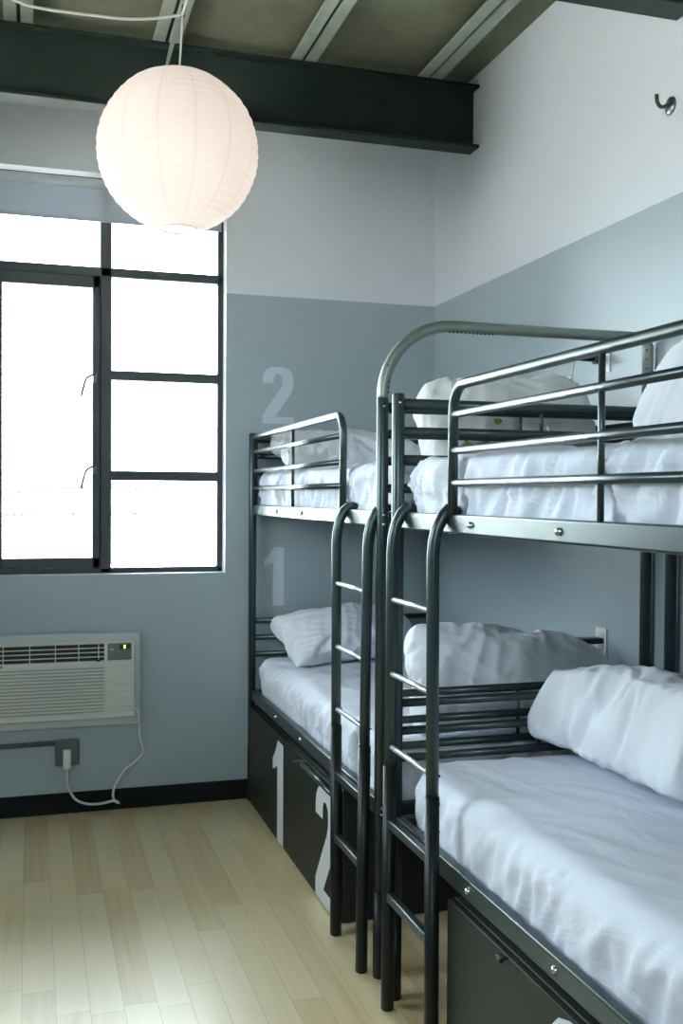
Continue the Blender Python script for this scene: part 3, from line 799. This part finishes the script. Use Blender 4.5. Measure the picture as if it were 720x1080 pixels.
# ------------------------------------------------------------------ WALL OUTLETS WITH CHARGERS, HOOK
def wall_plate(y, z, label):
    o = thing('wall_outlet', label, 'outlet', (WALL_R, y, z), 'white outlets on the right wall')
    MB().box(WALL_R-.007, WALL_R-.0003, y-.038, y+.038, z-.062, z+.062, .003).build('cover_plate', M['white_pl'], o)
    for dz in (-.026, .026):
        s = MB().box(WALL_R-.0095, WALL_R-.006, y-.016, y+.016, z+dz-.018, z+dz+.018, .004).build('socket', M['white_pl'], o)
        k = MB()
        for dy in (-.006, .006): k.box(WALL_R-.0100, WALL_R-.0090, y+dy-.0012, y+dy+.0012, z+dz-.004, z+dz+.008)
        k.build('slot', M['black_pl'], s)
wall_plate(3.378, 2.080, 'white wall outlet above the upper bunk, a black plug in it')
wall_plate(3.383, .995, 'white wall outlet above the lower bunk, a black adapter in it')
ch = thing('phone_charger', 'black charger plug with thin grey cable hanging at the upper outlet', 'charger', (2.03, 3.378, 2.07))
b = MB(); b.box(2.025, WALL_R-.0102, 3.360, 3.395, 2.052, 2.085, .004); b.tube([(2.03, 3.378, 2.070), (1.99, 3.385, 2.070), (1.965, 3.392, 2.067)], .009, 10, radii=[.012, .010, .004]); b.build('plug', M['black_pl'], ch)
b = MB(); b.tube(smooth_path([(1.968, 3.391, 2.067), (1.955, 3.40, 2.055), (1.953, 3.41, 2.02), (1.96, 3.43, 1.98), (1.958, 3.46, 1.92), (1.965, 3.50, 1.88), (1.985, 3.54, 1.835), (2.0, 3.56, 1.80)]), .0022, 8); b.build('cable', M['cord'], ch)
b = MB(); b.box(1.947, 1.950, 3.415, 3.437, 1.985, 2.005, .0005); b.build('tag', M['white_pl'], ch)
b = MB(); b.box(2.003, 2.028, 3.555, 3.60, 1.775, 1.822, .006); b.build('clip', M['black_pl'], ch)
ad = thing('power_adapter', 'flat black power adapter plugged into the lower outlet', 'adapter', (2.03, 3.39, 1.01))
b = MB(); b.box(1.95, WALL_R-.0102, 3.355, 3.405, .998, 1.020, .004); b.box(1.925, 1.955, 3.36, 3.40, .996, 1.008, .003); b.build('adapter_body', M['black_pl'], ad)

hk = thing('wall_hook', 'dark steel hook on a round plate high on the white right wall', 'hook', (WALL_R, 2.99, 2.88))
b = MB(); b.lathe([(0, -.010), (.020, -.009), (.029, -.005), (.031, -.0003)], WALL_R, 2.985, 22, 'X', 2.878); b.build('round_plate', M['plate'], hk)
b = MB(); b.tube(smooth_path([(WALL_R-.008, 2.985, 2.885), (WALL_R-.028, 2.985, 2.872), (WALL_R-.042, 2.985, 2.872), (WALL_R-.053, 2.985, 2.884), (WALL_R-.056, 2.985, 2.900), (WALL_R-.056, 2.985, 2.910)]), .0065, 12); b.build('hook_arm', M['hook'], hk)

# ------------------------------------------------------------------ PAPER LANTERN
LC = Vector((.576, 4.165, 2.945)); LR = .326
lam = thing('paper_lantern', 'round white paper lantern hanging from a ceiling rib before the window', 'lamp', LC)
prof = []; nr = 25; th0, th1 = .19, PI-.235
rnd = random.Random(5)
tks = [th0+(th1-th0)*i/nr + (rnd.uniform(-.012, .012) if 0 < i < nr else 0) for i in range(nr+1)]
for i in range(nr):
    for k in range(4):
        t = tks[i]+(tks[i+1]-tks[i])*k/4
        rr = LR*(1-.0105*math.sin(PI*k/4))
        prof.append((rr*math.sin(t), rr*.99*math.cos(t)))
prof.append((LR*math.sin(th1), LR*.99*math.cos(th1)))
b = MB(); b.lathe(prof, LC.x, LC.y, 84, 'Z', LC.z)
for v in b.bm.verts:
    q = v.co-LC; n = noise.noise(Vector((q.x*5, q.y*5, q.z*9)))
    v.co += q.normalized()*n*.0035
shade = b.build('paper_shade', M['paper'], lam)
for t in (th0, th1):
    b = MB()
    r0, z0 = LR*math.sin(t), LR*.99*math.cos(t)
    ring = [(LC.x+r0*math.cos(a*2*PI/40), LC.y+r0*math.sin(a*2*PI/40), LC.z+z0) for a in range(41)]
    b.tube(ring, .0035, 8, caps=False)
    b.build('wire_rim', M['cord'], lam)
zt = LC.z+LR*.99*math.cos(th0)
b = MB(); b.tube([(LC.x-.06, LC.y, zt+.002), (LC.x, LC.y, zt+.005), (LC.x+.06, LC.y, zt+.002)], .003, 8)
b.tube([(LC.x+.075, LC.y-.01, zt-.02), (LC.x+.082, LC.y-.012, zt+.005), (LC.x+.09, LC.y-.012, zt-.015)], .003, 8); b.build('wire_frame', M['cord'], lam)
b = MB(); b.tube([(LC.x, LC.y, LC.z+.10), (LC.x, LC.y, LC.z+.19)], .02, 14); b.build('socket', M['white_pl'], lam)
b = MB(); b.lathe([(.013, .10), (.018, .085), (.028, .06), (.032, .03), (.028, .005), (.016, -.01), (.002, -.016)], LC.x, LC.y, 18, 'Z', LC.z); b.build('bulb', M['bulb'], lam)
b = MB()
hx, hy, hz = .590, 4.165, 3.50
b.tube(smooth_path([(LC.x, LC.y, LC.z+.18), (LC.x+.001, LC.y, 3.25), (hx-.004, hy, 3.40), (hx, hy, hz)]), .0042, 8)
b.tube(smooth_path([(hx, hy, hz), (.48, 4.165, 3.470), (.36, 4.165, 3.451), (.24, 4.165, 3.447), (.10, 4.165, 3.446), (.0, 4.165, 3.449), (-.06, 4.165, 3.463), (-.14, 4.165, 3.488), (-.34, 4.165, 3.545), (-.42, 4.165, 3.575), (-.44, 4.165, 3.598)]), .0058, 8)
b.tube(smooth_path([(hx, hy, hz), (hx+.004, hy-.06, 3.515), (hx+.01, hy-.2, 3.538)]), .0055, 8)
b.build('pendant_cord', M['cord'], lam)
b = MB(); b.tube(smooth_path([(hx, hy, 3.542), (hx, hy, 3.515), (hx+.008, hy, 3.498), (hx, hy, 3.489), (hx-.008, hy, 3.497)]), .0028, 8); b.build('ceiling_hook', M['hook'], lam)
st = MB(); st.poly([(0, 0), (.028, 0), (.004, -.30), (0, -.30)], lambda u, v, d: (.578+u+v*.20, 4.30+d, 3.5415+v), .0015)
tag(st.build('metal_strap', M['strap'], at=(.578, 4.3, 3.54)), 'pointed pale metal strap dangling from the ceiling rib behind the lantern cord', 'strap')

# ------------------------------------------------------------------ LIGHT
w = bpy.data.worlds.new('sky'); scene.world = w; w.use_nodes = True
nt = w.node_tree; bg = nt.nodes['Background']
tc = nt.nodes.new('ShaderNodeTexCoord'); sp = nt.nodes.new('ShaderNodeSeparateXYZ'); nt.links.new(tc.outputs['Generated'], sp.inputs[0])
cr = nt.nodes.new('ShaderNodeValToRGB'); mr = nt.nodes.new('ShaderNodeMapRange'); mr.inputs[1].default_value = -1; mr.inputs[2].default_value = 1
nt.links.new(sp.outputs['Z'], mr.inputs[0]); nt.links.new(mr.outputs[0], cr.inputs['Fac'])
e = cr.color_ramp.elements; e[0].position = .46; e[0].color = (.36, .38, .36, 1); e[1].position = .54; e[1].color = (.80, .92, 1.0, 1)
nt.links.new(cr.outputs['Color'], bg.inputs['Color']); bg.inputs['Strength'].default_value = 9.0

def portal(name, loc, rot, sx, sy):
    l = bpy.data.lights.new(name, 'AREA'); l.shape = 'RECTANGLE'; l.size = sx; l.size_y = sy; l.cycles.is_portal = True
    o = bpy.data.objects.new(name, l); C.objects.link(o); o.location = loc; o.rotation_euler = rot
portal('window_daylight_portal', ((WX0+WX1)/2, WALL_B+.235, (WZ0+WZ1)/2), (-PI/2, 0, 0), WX1-WX0, WZ1-WZ0)
portal('added_rear_window_portal', ((RX0+RX1)/2, WALL_N-.235, (RZ0+RZ1)/2), (PI/2, 0, 0), RX1-RX0, RZ1-RZ0)  # sampling portal of the window added behind the viewer

sl = bpy.data.lights.new('sun_on_terrace', 'SUN'); sl.energy = 95; sl.color = (1, .96, .90); sl.angle = .009
so = bpy.data.objects.new('sun_on_terrace', sl); C.objects.link(so); so.location = (8, 3, 14)
so.rotation_euler = Vector((-.5, .15, -.85)).to_track_quat('-Z', 'Y').to_euler()

portal('added_left_window_portal', (WALL_L-.235, (LY0+LY1)/2, (LZ0+LZ1)/2), (0, -PI/2, 0), LZ1-LZ0, LY1-LY0)  # sampling portal of the window added on the left

pl = bpy.data.lights.new('lantern_bulb_light', 'POINT'); pl.energy = .6; pl.color = (1, .84, .72); pl.shadow_soft_size = .05
po = bpy.data.objects.new('lantern_bulb_light', pl); C.objects.link(po); po.location = (LC.x+.02, LC.y-.03, LC.z-.06)

# ------------------------------------------------------------------ CAMERA
F, YAW, PITCH, ROLL = 1070.3, .2978, -.016, .006
fw = Vector((math.sin(YAW)*math.cos(PITCH), math.cos(YAW)*math.cos(PITCH), math.sin(PITCH)))
rt = Vector((math.cos(YAW), -math.sin(YAW), 0)); up = rt.cross(fw)
rt, up = rt*math.cos(ROLL)+up*math.sin(ROLL), up*math.cos(ROLL)-rt*math.sin(ROLL)
cam = bpy.data.cameras.new('camera'); cam.sensor_fit = 'VERTICAL'; cam.sensor_height = 36; cam.lens = F/1080*36; cam.clip_start = .02
co = bpy.data.objects.new('camera', cam); C.objects.link(co)
m = Matrix((rt, up, -fw)).transposed().to_4x4(); m.translation = (0, 0, 1.55); co.matrix_world = m
scene.camera = co

vs = scene.view_settings
vs.view_transform = 'Standard'; vs.look = 'None'; vs.gamma = 1; vs.use_curve_mapping = False; vs.exposure = 1.24
scene.cycles.use_denoising = True
scene.cycles.max_bounces = 10; scene.cycles.diffuse_bounces = 6; scene.cycles.glossy_bounces = 4; scene.cycles.transparent_max_bounces = 12
scene.cycles.sample_clamp_indirect = 8
